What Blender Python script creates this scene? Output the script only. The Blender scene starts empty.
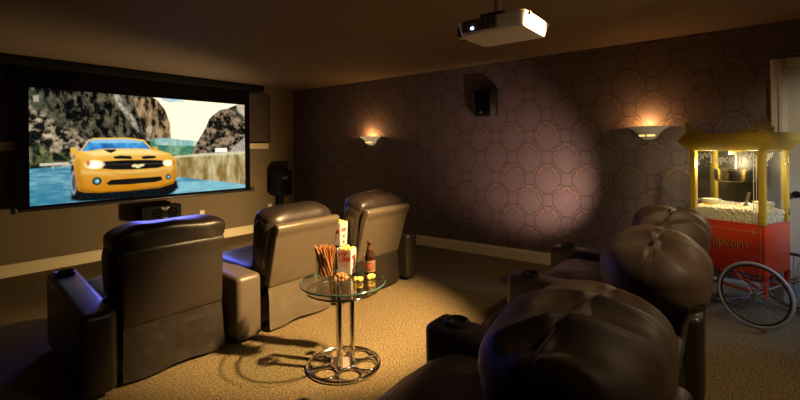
import bpy, bmesh, math, random
import numpy as np
from mathutils import Vector, Matrix, noise
PI = math.pi
random.seed(7)
scn = bpy.context.scene
COL = scn.collection
HC = 1.364

# ------------------------------------------------------------------ materials
MATS = {}
class NT:
    def __init__(s, name):
        s.m = bpy.data.materials.new(name); s.m.use_nodes = True
        s.t = s.m.node_tree; s.n = s.t.nodes; s.l = s.t.links
        s.bsdf = s.n['Principled BSDF']; s.out = s.n['Material Output']
    def new(s, typ, **kw):
        n = s.n.new(typ)
        for k, v in kw.items(): setattr(n, k, v)
        return n
    def put(s, sock, v):
        if hasattr(v, 'is_linked') or hasattr(v, 'links'): s.l.new(v, sock)
        else: sock.default_value = v
    def math(s, op, a, b=0.0, c=None):
        n = s.n.new('ShaderNodeMath'); n.operation = op
        s.put(n.inputs[0], a)
        if op not in ('ABSOLUTE', 'COSINE', 'SINE', 'SQRT', 'SIGN'): s.put(n.inputs[1], b)
        if c is not None: s.put(n.inputs[2], c)
        return n.outputs[0]
    def mix(s, f, a, b):
        n = s.n.new('ShaderNodeMix'); n.data_type = 'RGBA'
        s.put(n.inputs['Factor'], f); s.put(n.inputs['A'], a); s.put(n.inputs['B'], b)
        return [o for o in n.outputs if o.type == 'RGBA'][0]
    def noise(s, scale, detail=3, rough=.5, co=None):
        n = s.n.new('ShaderNodeTexNoise'); n.inputs['Scale'].default_value = scale
        n.inputs['Detail'].default_value = detail; n.inputs['Roughness'].default_value = rough
        if co is not None: s.l.new(co, n.inputs['Vector'])
        return n.outputs['Fac']
    def co(s, kind='Object'):
        return s.n.new('ShaderNodeTexCoord').outputs[kind]
    def smooth(s, v, a, b):
        n = s.n.new('ShaderNodeMapRange'); n.interpolation_type = 'SMOOTHSTEP'
        s.put(n.inputs[0], v); n.inputs[1].default_value = a; n.inputs[2].default_value = b
        return n.outputs[0]
    def bump(s, h, strength=.3, dist=.01):
        n = s.n.new('ShaderNodeBump'); n.inputs['Strength'].default_value = strength
        n.inputs['Distance'].default_value = dist
        s.l.new(h, n.inputs['Height']); s.l.new(n.outputs[0], s.bsdf.inputs['Normal'])

def rgb(c): return (c[0], c[1], c[2], 1.0)
def mat(name, col, rough=.5, metal=0.0, var=.15, scale=12., bump=0., bscale=60., bdist=.005, emit=None, estr=0., coat=0., spec=.5):
    t = NT(name); MATS[name] = t.m
    co = t.co()
    n = t.noise(scale, 3, .5, co)
    a = rgb([x*(1-var) for x in col]); b = rgb([min(1, x*(1+var)) for x in col])
    t.l.new(t.mix(n, a, b), t.bsdf.inputs['Base Color'])
    t.bsdf.inputs['Roughness'].default_value = rough
    t.bsdf.inputs['Metallic'].default_value = metal
    t.bsdf.inputs['Coat Weight'].default_value = coat
    t.bsdf.inputs['Specular IOR Level'].default_value = spec
    if bump: t.bump(t.noise(bscale, 4, .6, co), bump, bdist)
    if emit:
        t.bsdf.inputs['Emission Color'].default_value = rgb(emit)
        t.bsdf.inputs['Emission Strength'].default_value = estr
    return t.m
def glass_mat(name, tint=(.9,.95,.93), refl=.08, rough=.02):
    t = NT(name); MATS[name] = t.m
    tr = t.new('ShaderNodeBsdfTransparent'); tr.inputs[0].default_value = rgb(tint)
    gl = t.new('ShaderNodeBsdfGlossy'); gl.inputs['Roughness'].default_value = rough
    lw = t.new('ShaderNodeLayerWeight'); lw.inputs[0].default_value = .12
    f = t.math('MULTIPLY_ADD', lw.outputs['Fresnel'], .55, refl*.3)
    mx = t.new('ShaderNodeMixShader')
    t.l.new(f, mx.inputs[0]); t.l.new(tr.outputs[0], mx.inputs[1]); t.l.new(gl.outputs[0], mx.inputs[2])
    t.l.new(mx.outputs[0], t.out.inputs[0])
    return t.m

# black-brown leathers
mat('black_leather', (.023,.016,.0115), .36, bump=.22, bscale=45, bdist=.006, var=.2, spec=.6)
mat('black_leather_dull', (.036,.026,.018), .5, bump=.25, bscale=30, bdist=.008, var=.2)
mat('lit_leather', (.085,.064,.042), .42, bump=.15, bscale=25, bdist=.006, var=.15)  # same black leather, lightened to paint in the light falling on it
mat('lit_leather_dull', (.19,.145,.095), .5, bump=.25, bscale=30, bdist=.008, var=.15)  # skirt leather with its lit look put into the colour
mat('brown_leather', (.078,.050,.034), .55, spec=.35, bump=.2, bscale=40, bdist=.006, var=.2)
mat('dark_brown_leather', (.026,.017,.013), .42, bump=.2, bscale=40, bdist=.006, var=.2)
mat('black_plastic', (.01,.01,.011), .35)
mat('black_matte', (.005,.005,.006), .8, spec=.15)
mat('black_cloth', (.0035,.003,.005), .95, spec=.05, bump=.2, bscale=300, bdist=.002)
mat('chrome', (.75,.73,.7), .12, 1.0, var=.03)
mat('steel', (.55,.53,.5), .28, 1.0, var=.05)
mat('white_plastic', (.72,.69,.63), .4, var=.03)
mat('cream_plastic', (.62,.54,.38), .45, var=.04)
mat('cream_paint', (.56,.46,.29), .5, var=.05)
mat('baseboard_paint', (.62,.52,.33), .5, var=.05)
mat('white_paint', (.55,.52,.45), .5, var=.04)
mat('grille_grey', (.10,.095,.09), .4)
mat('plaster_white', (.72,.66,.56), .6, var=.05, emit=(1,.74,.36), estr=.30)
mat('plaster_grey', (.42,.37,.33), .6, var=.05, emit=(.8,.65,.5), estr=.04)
mat('sconce_glow', (.8,.6,.3), .5, emit=(1,.62,.18), estr=1.6)
mat('front_wall_paint', (.135,.097,.052), .8, var=.06, scale=3, bump=.08, bscale=220, bdist=.002)
mat('ceiling_paint', (.165,.115,.077), .9, var=.06, scale=2, bump=.12, bscale=160, bdist=.003)
mat('side_wall_paint', (.10,.07,.045), .8, var=.06)
mat('panel_trim', (.05,.034,.022), .6)
mat('cart_yellow', (.50,.36,.035), .5, var=.06)
mat('cart_red', (.62,.050,.014), .35, var=.06, coat=.2)
mat('cart_gold', (.62,.40,.10), .4, .3)
mat('cart_letter', (.07,.02,.010), .5)
mat('etched_white', (.62,.58,.46), .7, emit=(.9,.8,.6), estr=.10)  # slight glow put into the etching, which is no lamp
mat('tire_rubber', (.44,.47,.53), .6)
mat('spoke_metal', (.45,.45,.45), .3, 1.0)
mat('rim_dark', (.05,.045,.04), .35, .6)
mat('copper_steel', (.62,.56,.48), .22, 1.0)
mat('tub_yellow', (.80,.55,.04), .5)
mat('tub_white', (.75,.68,.5), .6)
mat('popcorn_cream', (.78,.70,.52), .8, var=.25, scale=30)
mat('popcorn_yellow', (.85,.55,.10), .8, var=.25, scale=60)
mat('pretzel', (.22,.082,.02), .5, var=.45, scale=70, bump=.3, bscale=150)
mat('nut_mix', (.21,.09,.02), .5, var=.5, scale=60)
mat('carton_white', (.80,.72,.66), .6, var=.03)
mat('carton_red', (.62,.03,.03), .6)
mat('beer_glass', (.018,.008,.005), .1, coat=.6)
mat('beer_label', (.115,.05,.024), .6, var=.5, scale=60)
mat('beer_label_red', (.30,.05,.02), .6)
mat('beer_label_tan', (.20,.125,.06), .6, var=.2, scale=80)
mat('beer_foil', (.085,.04,.02), .4, .4)
mat('lens_glass', (.02,.03,.06), .05, coat=1)
mat('lens_light', (.5,.6,.9), .3, emit=(.6,.7,1), estr=4)
mat('gold_badge', (.7,.5,.15), .3, .8)
mat('cabinet_back', (.022,.019,.016), .3)
mat('driver_metal', (.10,.09,.08), .5)
glass_mat('clear_glass', (.94,.97,.95), .10)
glass_mat('table_glass', (.965,.985,.975), .10)
glass_mat('tumbler_glass', (.985,.985,.98), .05)
mat('glass_edge', (.05,.11,.085), .1, var=.1, coat=.8)

# carpet
t = NT('carpet'); MATS['carpet'] = t.m
co = t.co()
n1 = t.noise(80, 4, .78, co); n2 = t.noise(9, 3, .5, co); n3 = t.noise(190, 2, .6, co)
f = t.math('MULTIPLY', n1, .75); f = t.math('ADD', f, t.math('MULTIPLY', n3, .35))
f = t.smooth(f, .42, .68)
c1 = t.mix(f, (.050,.034,.017,1), (.46,.335,.165,1))
c1 = t.mix(t.math('MULTIPLY', t.smooth(n2, .35, .7), .35), c1, (.22,.16,.09,1))
t.l.new(c1, t.bsdf.inputs['Base Color']); t.bsdf.inputs['Roughness'].default_value = .95
t.bsdf.inputs['Specular IOR Level'].default_value = .1
t.bump(t.math('ADD', n1, n3), .9, .02)

# damask wallpaper, u along a wall axis, v up
def wallpaper(name, axis, base, dark, gold):
    t = NT(name); MATS[name] = t.m
    co = t.co()
    sx = t.new('ShaderNodeSeparateXYZ'); t.l.new(co, sx.inputs[0])
    u = sx.outputs[axis]; v = sx.outputs[2]
    W, Hh = .43, .50
    nz = t.noise(22, 2, .5, co); nz2 = t.noise(60, 3, .6, co)
    du = t.math('MULTIPLY', t.math('SUBTRACT', nz, .5), .022)
    U = t.math('MULTIPLY', t.math('ADD', u, du), 2*PI/W); V = t.math('MULTIPLY', t.math('ADD', v, du), 2*PI/Hh)
    cu = t.math('COSINE', U); cv = t.math('COSINE', V)
    def cc(a, b): return t.math('MULTIPLY', t.math('COSINE', t.math('MULTIPLY', U, a)), t.math('COSINE', t.math('MULTIPLY', V, b)))
    # staggered diamond cells: the zero line of a sum of cosines is the plain channel between them
    g = t.math('ADD', cu, cv)
    ag = t.math('ADD', t.math('ABSOLUTE', g), t.math('MULTIPLY', cc(4.0, 4.0), .14))
    up = t.smooth(t.math('MULTIPLY', t.math('SIGN', g), t.math('SINE', V)), -.15, .35)
    line = t.math('SUBTRACT', 1.0, t.smooth(t.math('ABSOLUTE', t.math('SUBTRACT', ag, .30)), .03, .16))
    inner = t.math('MULTIPLY', t.math('SUBTRACT', 1.0, t.smooth(t.math('ABSOLUTE', t.math('SUBTRACT', ag, 1.05)), .04, .18)), up)
    # gold scrolls filling the upper border of every cell, small sprig in its heart
    h = t.math('ADD', cc(7.0, 4.0), t.math('MULTIPLY', cc(3.0, 7.0), .7))
    band = t.math('MULTIPLY', t.math('SUBTRACT', 1.0, t.smooth(t.math('ABSOLUTE', t.math('SUBTRACT', ag, .66)), .24, .42)), t.math('MULTIPLY_ADD', up, .85, .15))
    leaf = t.math('MULTIPLY', t.smooth(h, -.4, .3), band)
    vein = t.math('MULTIPLY', t.math('SUBTRACT', 1.0, t.smooth(t.math('ABSOLUTE', t.math('ADD', h, .3)), .05, .30)), band)
    core = t.math('MULTIPLY', t.smooth(ag, 1.45, 1.9), t.smooth(cc(5.0, 5.0), -.2, .4))
    d = t.math('MAXIMUM', line, t.math('MULTIPLY', inner, .7))
    d = t.math('MAXIMUM', d, t.math('MULTIPLY', vein, .7))
    d = t.math('MULTIPLY', d, t.smooth(nz2, .26, .52))
    gold_f = t.math('MULTIPLY', t.math('MAXIMUM', leaf, t.math('MULTIPLY', core, .35)), t.smooth(nz2, .25, .6))
    c = t.mix(t.math('MULTIPLY', nz2, .8), rgb([x*.8 for x in base]), rgb([x*1.2 for x in base]))
    c = t.mix(t.math('MULTIPLY', gold_f, .75), c, rgb(gold))
    c = t.mix(t.math('MULTIPLY', d, .62), c, rgb(dark))
    t.l.new(c, t.bsdf.inputs['Base Color'])
    t.l.new(t.math('SUBTRACT', .72, t.math('MULTIPLY', gold_f, .2)), t.bsdf.inputs['Roughness'])
    t.bump(t.math('ADD', t.math('MULTIPLY', d, -1.0), gold_f), .25, .003)
    return t.m
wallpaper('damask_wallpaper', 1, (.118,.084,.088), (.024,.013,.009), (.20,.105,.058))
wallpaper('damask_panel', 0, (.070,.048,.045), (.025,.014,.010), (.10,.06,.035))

# film picture: colours are stored per vertex of the screen mesh
t = NT('film_picture'); MATS['film_picture'] = t.m
at = t.new('ShaderNodeAttribute'); at.attribute_name = 'picture'
em = t.new('ShaderNodeEmission'); em.inputs['Strength'].default_value = 1.0
t.l.new(at.outputs['Color'], em.inputs['Color']); t.l.new(em.outputs[0], t.out.inputs[0])

# ------------------------------------------------------------------ mesh helpers
def new(): return bmesh.new()
def merge(bm, other, M=None):
    me = bpy.data.meshes.new('tmp'); other.to_mesh(me); other.free()
    if M is not None: me.transform(M)
    bm.from_mesh(me); bpy.data.meshes.remove(me)
def deform(bm, f):
    for v in bm.verts: v.co = Vector(f(v.co))
def box(bm, lo, hi, bev=0.0, seg=2, M=None):
    b = new(); bmesh.ops.create_cube(b, size=1)
    for v in b.verts:
        v.co = Vector([lo[i] if v.co[i] < 0 else hi[i] for i in range(3)])
    if bev:
        bmesh.ops.bevel(b, geom=list(b.edges), offset=bev, segments=seg, profile=.5, affect='EDGES')
    merge(bm, b, M)
def prism(bm, poly, axis, lo, hi, bev=0.0, seg=2, M=None):
    """poly: 2-D points in the plane of the other two axes (in xyz order), extruded along axis"""
    b = new()
    def mk(p, h):
        q = list(p); q.insert(axis, h); return b.verts.new(q)
    A = [mk(p, lo) for p in poly]; B = [mk(p, hi) for p in poly]; n = len(poly)
    b.faces.new(A); b.faces.new(list(reversed(B)))
    for i in range(n): b.faces.new([A[i], B[i], B[(i+1) % n], A[(i+1) % n]])
    bmesh.ops.recalc_face_normals(b, faces=b.faces[:])
    if bev: bmesh.ops.bevel(b, geom=list(b.edges), offset=bev, segments=seg, profile=.5, affect='EDGES')
    merge(bm, b, M)
def lathe(bm, prof, n=32, M=None, a0=0.0, a1=2*PI, cap=False):
    b = new(); full = abs(a1-a0-2*PI) < 1e-6
    m = n if full else n+1
    rings = []
    for r, z in prof:
        if r < 1e-6: rings.append([b.verts.new((0,0,z))]*m)
        else: rings.append([b.verts.new((r*math.cos(a0+(a1-a0)*i/n), r*math.sin(a0+(a1-a0)*i/n), z)) for i in range(m)])
    for A, B in zip(rings, rings[1:]):
        for i in range(n):
            j = (i+1) % m
            q = []
            for vv in (A[i], A[j], B[j], B[i]):
                if vv not in q: q.append(vv)
            if len(q) >= 3:
                try: b.faces.new(q)
                except ValueError: pass
    bmesh.ops.recalc_face_normals(b, faces=b.faces[:])
    merge(bm, b, M)
def tube(bm, pts, r, n=8, closed=False, M=None):
    b = new(); pts = [Vector(p) for p in pts]; N = len(pts); rings = []
    ref = None
    for i, p in enumerate(pts):
        if closed: d = pts[(i+1) % N]-pts[i-1]
        else: d = pts[min(i+1, N-1)]-pts[max(i-1, 0)]
        d.normalize()
        if ref is None: ref = d.orthogonal().normalized()
        ref = (ref - d*ref.dot(d))
        if ref.length < 1e-5: ref = d.orthogonal()
        ref.normalize(); s = d.cross(ref)
        rr = r[i] if isinstance(r, (list, tuple)) else r
        rings.append([b.verts.new(p + (ref*math.cos(2*PI*k/n) + s*math.sin(2*PI*k/n))*rr) for k in range(n)])
    for i in range(N if closed else N-1):
        A, B = rings[i], rings[(i+1) % N]
        for k in range(n): b.faces.new([A[k], A[(k+1) % n], B[(k+1) % n], B[k]])
    if not closed: b.faces.new(list(reversed(rings[0]))); b.faces.new(rings[-1])
    bmesh.ops.recalc_face_normals(b, faces=b.faces[:])
    merge(bm, b, M)
def ring(bm, R, r, n=48, m=8, M=None):
    tube(bm, [(R*math.cos(2*PI*i/n), R*math.sin(2*PI*i/n), 0) for i in range(n)], r, m, True, M)
def superq(bm, a, b_, c, e1=.4, e2=.4, n=48, m=28, f=None, M=None):
    """soft cushion: superellipsoid with half sizes a, b, c"""
    b = new()
    def s(w, e): return math.copysign(abs(w)**e, w)
    rows = []
    for i in range(1, m):
        ph = -PI/2+PI*i/m
        rows.append([b.verts.new((a*s(math.cos(ph), e1)*s(math.cos(th), e2), b_*s(math.cos(ph), e1)*s(math.sin(th), e2), c*s(math.sin(ph), e1)))
                     for th in [2*PI*k/n for k in range(n)]])
    lo = b.verts.new((0,0,-c)); hi = b.verts.new((0,0,c))
    for A, B in zip(rows, rows[1:]):
        for k in range(n): b.faces.new([A[k], A[(k+1) % n], B[(k+1) % n], B[k]])
    for k in range(n):
        b.faces.new([lo, rows[0][(k+1) % n], rows[0][k]]); b.faces.new([hi, rows[-1][k], rows[-1][(k+1) % n]])
    if f: deform(b, f)
    merge(bm, b, M)
def obj(name, bm, m, parent=None, smooth=35):
    me = bpy.data.meshes.new(name); bm.to_mesh(me); bm.free()
    me.materials.append(MATS[m])
    if smooth:
        for p in me.polygons: p.use_smooth = True
        me.set_sharp_from_angle(angle=math.radians(smooth)) if smooth < 180 else None
    o = bpy.data.objects.new(name, me); COL.objects.link(o)
    if parent: o.parent = parent
    return o
def tag(o, label, cat, group=None, kind=None):
    o['label'] = label; o['category'] = cat
    if group: o['group'] = group
    if kind: o['kind'] = kind
    return o
def thing(name, label, cat, loc=(0,0,0), rz=0., group=None):
    o = bpy.data.objects.new(name, None); COL.objects.link(o)
    o.empty_display_size = .05
    o.location = loc; o.rotation_euler = (0, 0, rz)
    return tag(o, label, cat, group)
def struct(name, bm, m, parent=None, smooth=0):
    o = obj(name, bm, m, parent, smooth)
    if not parent: o['kind'] = 'structure'
    return o
def T(x, y, z): return Matrix.Translation((x, y, z))
def R(a, ax): return Matrix.Rotation(a, 4, ax)

# ------------------------------------------------------------------ room shell
XL, XR, YB, YF, ZC = -1.6, 5.0, -3.0, 6.35, 2.44
b = new(); box(b, (XL-.1, YB-.1, -.1), (XR+.1, YF+.1, 0)); struct('floor', b, 'carpet')
b = new(); box(b, (XL-.1, YB-.1, ZC), (XR+.1, YF+.1, ZC+.1)); struct('ceiling', b, 'ceiling_paint')
b = new(); box(b, (XR, YB, 0), (XR+.1, YF, ZC)); struct('wall_right', b, 'damask_wallpaper')
b = new(); box(b, (XL-.1, YF, 0), (XR+.1, YF+.1, ZC)); struct('wall_front', b, 'front_wall_paint')
b = new(); box(b, (XL-.1, YB, 0), (XL, YF, ZC)); struct('wall_left', b, 'side_wall_paint')
b = new(); box(b, (XL-.1, YB-.1, 0), (XR+.1, YB, ZC)); struct('wall_back', b, 'side_wall_paint')
def base_prof(flip):  # profile (depth, z)
    return [(0,0), (.018,0), (.018,.105), (.014,.118), (.010,.124), (.007,.135), (0,.135)]
b = new(); prism(b, [(XR-d, z) for d, z in base_prof(0)], 1, -.25, YF-.018); struct('baseboard_right', b, 'baseboard_paint')
b = new(); prism(b, [(YF-d, z) for d, z in base_prof(0)], 0, XL, XR); struct('baseboard_front', b, 'baseboard_paint')
b = new(); prism(b, [(XL+d, z) for d, z in base_prof(0)], 1, YB, YF-.018); struct('baseboard_left', b, 'baseboard_paint')
# wallpapered upper panel of the screen wall, with a thin moulding, above a cream chair rail
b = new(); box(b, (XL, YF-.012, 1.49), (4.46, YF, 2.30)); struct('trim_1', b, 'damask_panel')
b = new(); box(b, (4.455, YF-.022, 1.49), (4.485, YF, 2.325)); box(b, (XL, YF-.022, 2.30), (4.455, YF, 2.325))
struct('trim_2', b, 'panel_trim')
b = new(); prism(b, [(YF,1.40), (YF-.03,1.40), (YF-.036,1.42), (YF-.036,1.45), (YF-.055,1.475), (YF-.055,1.492), (YF,1.492)], 0, XL, 4.43)
struct('trim_3', b, 'cream_paint')
# door in the long wall, its casing, panel mouldings and knob
b = new(); box(b, (XR-.012, -1.22, 0), (XR+.03, -.355, 2.03), .004)
door = struct('door_1', b, 'white_paint')
b = new()
for y0, y1, z0, z1 in ((-.36,-.26,0,2.115), (-1.32,-1.22,0,2.115), (-1.22,-.36,2.03,2.115)):
    box(b, (XR-.03, y0, z0), (XR, y1, z1), .008)
    if y1-y0 < .2: box(b, (XR-.038, y0+.02, z0), (XR-.03, y0+.05, z1-.02), .003)
obj('door_casing', b, 'white_paint', door, 30)
for z0, z1 in ((.2,.85), (1.0,1.88)):
    for y0, y1 in ((-.74,-.48), (-1.1,-.84)):
        b = new(); box(b, (XR-.02, y0, z0), (XR-.012, y1, z1), .006); obj('door_panel', b, 'white_paint', door, 30)
b = new(); lathe(b, [(0,.065), (.02,.064), (.028,.055), (.028,.045), (.018,.032), (.011,.025), (.011,.008), (.028,.007), (.028,0), (0,0)], 20, T(XR-.012, -.42, .94) @ R(-PI/2, 'Y'))
obj('door_knob', b, 'black_plastic', door)

# ------------------------------------------------------------------ projection screen and its film picture
SX0, SX1, SZ0, SZ1, SY = 1.235, 3.908, .775, 2.105, 6.20
scr = thing('projection_screen', 'wide black framed projection screen showing a yellow car on a canyon road', 'projection screen', (2.57, SY, .74))
def L(o, b): deform(b, lambda c: c - o.location); return b
b = new(); box(b, (.2, 6.12, 2.335), (4.235, 6.28, 2.435), .012, 3); 
obj('housing', L(scr, b), 'black_matte', scr)
b = new()
box(b, (1.12, SY+.004, .74), (SX0, SY+.012, 2.335)); box(b, (SX1, SY+.004, .74), (4.0, SY+.012, 2.335))
box(b, (SX0, SY+.004, SZ1), (SX1, SY+.012, 2.335)); box(b, (SX0, SY+.004, .74), (SX1, SY+.012, SZ0))
box(b, (1.12, SY+.012, .74), (4.0, SY+.016, 2.335))
obj('border', L(scr, b), 'black_cloth', scr)
b = new(); tube(b, [(1.10, SY+.005, .735), (4.03, SY+.005, .735)], .02, 12)
for x in (1.10, 4.03): box(b, (x-.022, SY-.03, .705), (x+.022, SY+.035, .775), .008)
obj('bottom_bar', L(scr, b), 'black_plastic', scr)
b = new(); box(b, (.0, 6.26, 2.26), (4.0, 6.30, 2.335)); obj('mounting_strip', L(scr, b), 'black_cloth', scr)

def make_picture(W, Hh):
    rng = np.random.RandomState(3)
    yy, xx = np.mgrid[0:Hh, 0:W].astype(float)
    # work in the frame the film picture has in the room: u right 0..270, v down 0..133
    U = (xx+.5)/W*270; V = (yy+.5)/Hh*133
    def vnoise(sc, oct=4, seed=0, ax=1., ay=1.):
        out = np.zeros((Hh, W)); amp = 1; tot = 0
        for o in range(oct):
            r = np.random.RandomState(seed*17+o); g = r.rand(90, 90)
            a = (U*ax/sc*2**o) % 88; c = (V*ay/sc*2**o) % 88
            i = a.astype(int); j = c.astype(int); fa = a-i; fc = c-j
            fa = fa*fa*(3-2*fa); fc = fc*fc*(3-2*fc)
            v = (g[j,i]*(1-fa)+g[j,i+1]*fa)*(1-fc)+(g[j+1,i]*(1-fa)+g[j+1,i+1]*fa)*fc
            out += amp*v; tot += amp; amp *= .6
        return out/tot
    def poly(pts, soft=.7):
        inside = np.zeros((Hh, W), bool); n = len(pts); dist = np.full((Hh, W), 1e9)
        for k in range(n):
            x0, y0 = pts[k]; x1, y1 = pts[(k+1) % n]
            if y0 != y1:
                c = ((y0 > V) != (y1 > V)) & (U < (x1-x0)*(V-y0)/(y1-y0)+x0); inside ^= c
            dx, dy = x1-x0, y1-y0; l2 = dx*dx+dy*dy+1e-9
            tt = np.clip(((U-x0)*dx+(V-y0)*dy)/l2, 0, 1)
            dist = np.minimum(dist, np.hypot(U-x0-tt*dx, V-y0-tt*dy))
        sd = np.where(inside, dist, -dist)
        return np.clip(sd/soft+.5, 0, 1)
    def ell(cx, cy, rx, ry, soft=.25):
        return np.clip((1-np.hypot((U-cx)/rx, (V-cy)/ry))/soft+.5, 0, 1)
    img = np.zeros((Hh, W, 3))
    def put(mask, col):
        nonlocal img
        col = np.asarray(col, float)
        if col.ndim == 1: col = col[None, None, :]
        img = img*(1-mask[..., None]) + col*mask[..., None]
    def ramp(f, a, b2):
        f = np.clip(f, 0, 1)[..., None]; return np.array(a)*(1-f)+np.array(b2)*f
    def ph(px, py):  return PH(px, py)
    def pp(pts): return [PH(*p) for p in pts]
    # rock everywhere
    n1 = vnoise(9, 5, 1); n2 = vnoise(4, 4, 2, 1, .5); n3 = vnoise(22, 3, 3)
    nd = vnoise(6, 5, 31, .7, .7); UV = U; nd = np.abs(nd-.5)*2; dk = (n2-.46)*2.6+(.26-nd)*1.3-(n3 > .5)*.0+(n3-.5)*1.6
    dark = ramp(dk, (.0015,.002,.002), (.17,.145,.085))
    put(np.ones((Hh, W)), dark)
    # sunlit scree on the left
    sun = ramp((n1-.42)*3.4+(.22-nd)*1.5, (.008,.008,.006), (.66,.52,.33))
    put(poly(pp([(26,88), (34,92), (46,108), (58,124), (72,131), (90,141), (100,150), (70,175), (26,175)]), 7), sun)
    put(poly(pp([(26,88), (40,92), (50,104), (66,122), (60,124), (40,112), (26,104)]), 5)*.85, ramp((n2-.4)*3, (.01,.02,.012), (.12,.12,.07)))
    # bright ridge running down the dark face and the tan cliff
    ridge = ramp((n1-.40)*4, (.03,.025,.02), (.62,.52,.38))
    put(poly(pp([(112,94), (119,95), (128,108), (136,122), (146,134), (152,142), (145,141), (132,126), (120,108)]), 3)*.85, ridge)
    cliff = ramp((vnoise(7, 4, 8, 1.6, .6)-.40)*3.2+(.2-nd)*.8, (.012,.008,.004), (.48,.31,.15))
    put(poly(pp([(133,98), (152,99), (160,101), (167,112), (171,126), (171,139), (150,139), (140,120)]), 2.), cliff)
    # sky
    sky = ramp((U-125)/140, (1.25,1.08,.72), (1.25,1.18,.86))
    put(poly(pp([(151,96), (248,102), (248,112), (236,108), (220,110), (212,116), (205,130), (196,144), (186,147), (171,140), (170,124), (165,110), (158,101)]), 1.6), sky)
    put(poly(pp([(160,97), (181,98), (172,103), (163,101)]), 1.5)*.7, (.25,.5,.75))
    put(ell(*PH(178,101), 9, 2)*.6, (.3,.6,.8))
    # right hand rock
    rr = ramp((vnoise(8, 5, 5, 1, 1.3)-.42)*3.2+(.2-nd)*1.2, (.004,.005,.004), (.38,.27,.16))
    put(poly(pp([(189,155), (198,141), (206,127), (209,119), (218,112), (229,108), (236,105), (248,103), (248,158), (190,158)]), 1.5), rr)
    put(poly(pp([(225,158), (234,146), (246,136), (248,158)]), 2)*.6, (.62,.55,.45))
    put(poly(pp([(236,105), (248,103), (248,120), (238,112)]), 3)*.55, (.95,.85,.6))
    # far green valley and pale buildings
    put(poly(pp([(150,139), (172,139), (196,141), (192,154), (150,156)]), 1.), ramp((n1-.4)*3, (.05,.2,.12), (.24,.44,.25)))
    put(poly(pp([(155,138), (168,138), (186,140), (197,141), (196,146), (156,145)]), 1.)*.8, ramp((n2-.4)*3, (.30,.55,.55), (.75,.85,.65)))
    put(poly(pp([(147,126), (152,126), (152,133), (147,133)]), .8)*.6, (.55,.50,.36))
    # concrete barrier and the wet blue road
    streak = vnoise(9, 4, 11, 1.2, .35)
    bar = ramp((streak-.34)*2.6, (.26,.165,.04), (.66,.54,.28))
    put(poly(pp([(165,158), (178,155), (205,153.5), (248,151.5), (248,184), (178,179), (165,178)]), 1.), bar)
    put(poly(pp([(172,156), (205,153), (248,151), (248,154), (205,156), (172,158)]), 1.)*.55, (.85,.85,.55))
    put(poly(pp([(215,148), (227,148), (227,152), (215,152.3)]), .8), (1.0,.98,.85))
    road = ramp((vnoise(7, 4, 14, .6, 2.5)-.3)*2, (.05,.22,.33), (.22,.52,.60))
    put(poly(pp([(20,170), (45,167.5), (80,165), (110,190), (165,176), (182,177), (214,181), (250,185), (250,212), (20,212)]), 1.2), road)
    put(poly(pp([(20,190), (60,182), (75,206), (20,212)]), 8)*.6, (.03,.20,.31))
    put(poly(pp([(174,183), (210,180), (245,184), (245,189), (174,193)]), 3)*.5, (.35,.72,.80))
    # bushes, guard rail, little house
    put(poly(pp([(28,150), (38,143), (48,151), (66,153), (71,163), (40,167), (28,168)]), 4)*.8, ramp((n2-.4)*4, (.006,.014,.006), (.16,.20,.06)))
    put(poly(pp([(40,163.5), (69,162), (70,164.3), (40,166)]), .8)*.9, (.75,.68,.52))
    put(poly(pp([(52,163), (54,163), (54,169), (52,169)]), .6)*.8, (.5,.45,.3))
    put(poly(pp([(33,96), (39,95), (39.5,102), (34,102)]), .8)*.7, (.55,.48,.36))
    # the yellow car, nose toward the viewer
    C = lambda x, y: PH(70+x/5.714, 130+y/5.714)
    cc = lambda pts: [C(*p) for p in pts]
    sx = 1.05
    put(poly(cc([(10,330), (60,345), (110,350), (500,322), (610,290), (620,330), (560,372), (300,396), (60,408), (5,400)]), 3), (.004,.008,.010))
    put(poly(cc([(8,200), (60,190), (75,300), (72,385), (20,398), (5,330)]), 1.), (.006,.006,.007))
    put(ell(*C(22,300), 3.2, 14)*.8, (.35,.42,.46)); put(ell(*C(24,300), 2.0, 10)*.8, (.03,.04,.05))
    put(poly(cc([(520,310), (605,285), (603,345), (560,368), (520,360)]), 1.), (.006,.006,.007))
    shade = vnoise(30, 3, 21)
    vy = np.clip((V-PH(100,146)[1])/(PH(100,192)[1]-PH(100,146)[1]), 0, 1)
    ye = ramp(vy*1.1-.05+(shade-.5)*.4, (.98,.56,.08), (.62,.225,.008))
    body = cc([(60,120), (105,58), (135,46), (330,44), (422,56), (470,108), (520,118), (570,132), (600,160), (612,215), (610,270), (590,305), (510,328), (330,346), (160,356), (85,356), (48,345), (34,280), (22,200), (30,150)])
    put(poly(body, .9), ye)
    put(poly(cc([(2,100), (35,100), (52,125), (40,148), (8,140)]), .8), ye*.9)
    put(poly(cc([(470,95), (500,95), (505,112), (480,114)]), .8), ye*.8)
    put(poly(cc([(66,122), (108,64), (132,55), (330,53), (415,64), (466,112), (420,106), (210,106), (120,118)]), .8), ramp((n1-.3)*2, (.015,.16,.50), (.10,.48,.80)))
    put(poly(cc([(110,66), (132,55), (330,53), (415,64), (410,74), (130,74)]), 1.5)*.6, (.45,.80,.95))
    put(poly(cc([(190,80), (240,76), (270,106), (200,108)]), 2)*.7, (.01,.08,.28))
    put(poly(cc([(80,128), (200,112), (450,112), (560,140), (480,140), (300,138), (140,150)]), 4)*.6, (1.2,.95,.40))
    put(poly(cc([(188,112), (265,110), (262,120), (232,132)]), .8), (.01,.012,.014))
    put(poly(cc([(246,152), (290,145), (345,148), (357,158), (350,166), (258,164)]), .7), (.008,.010,.012))
    put(poly(cc([(406,152), (440,146), (485,147), (494,156), (480,162), (418,166)]), .7), (.008,.010,.012))
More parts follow.
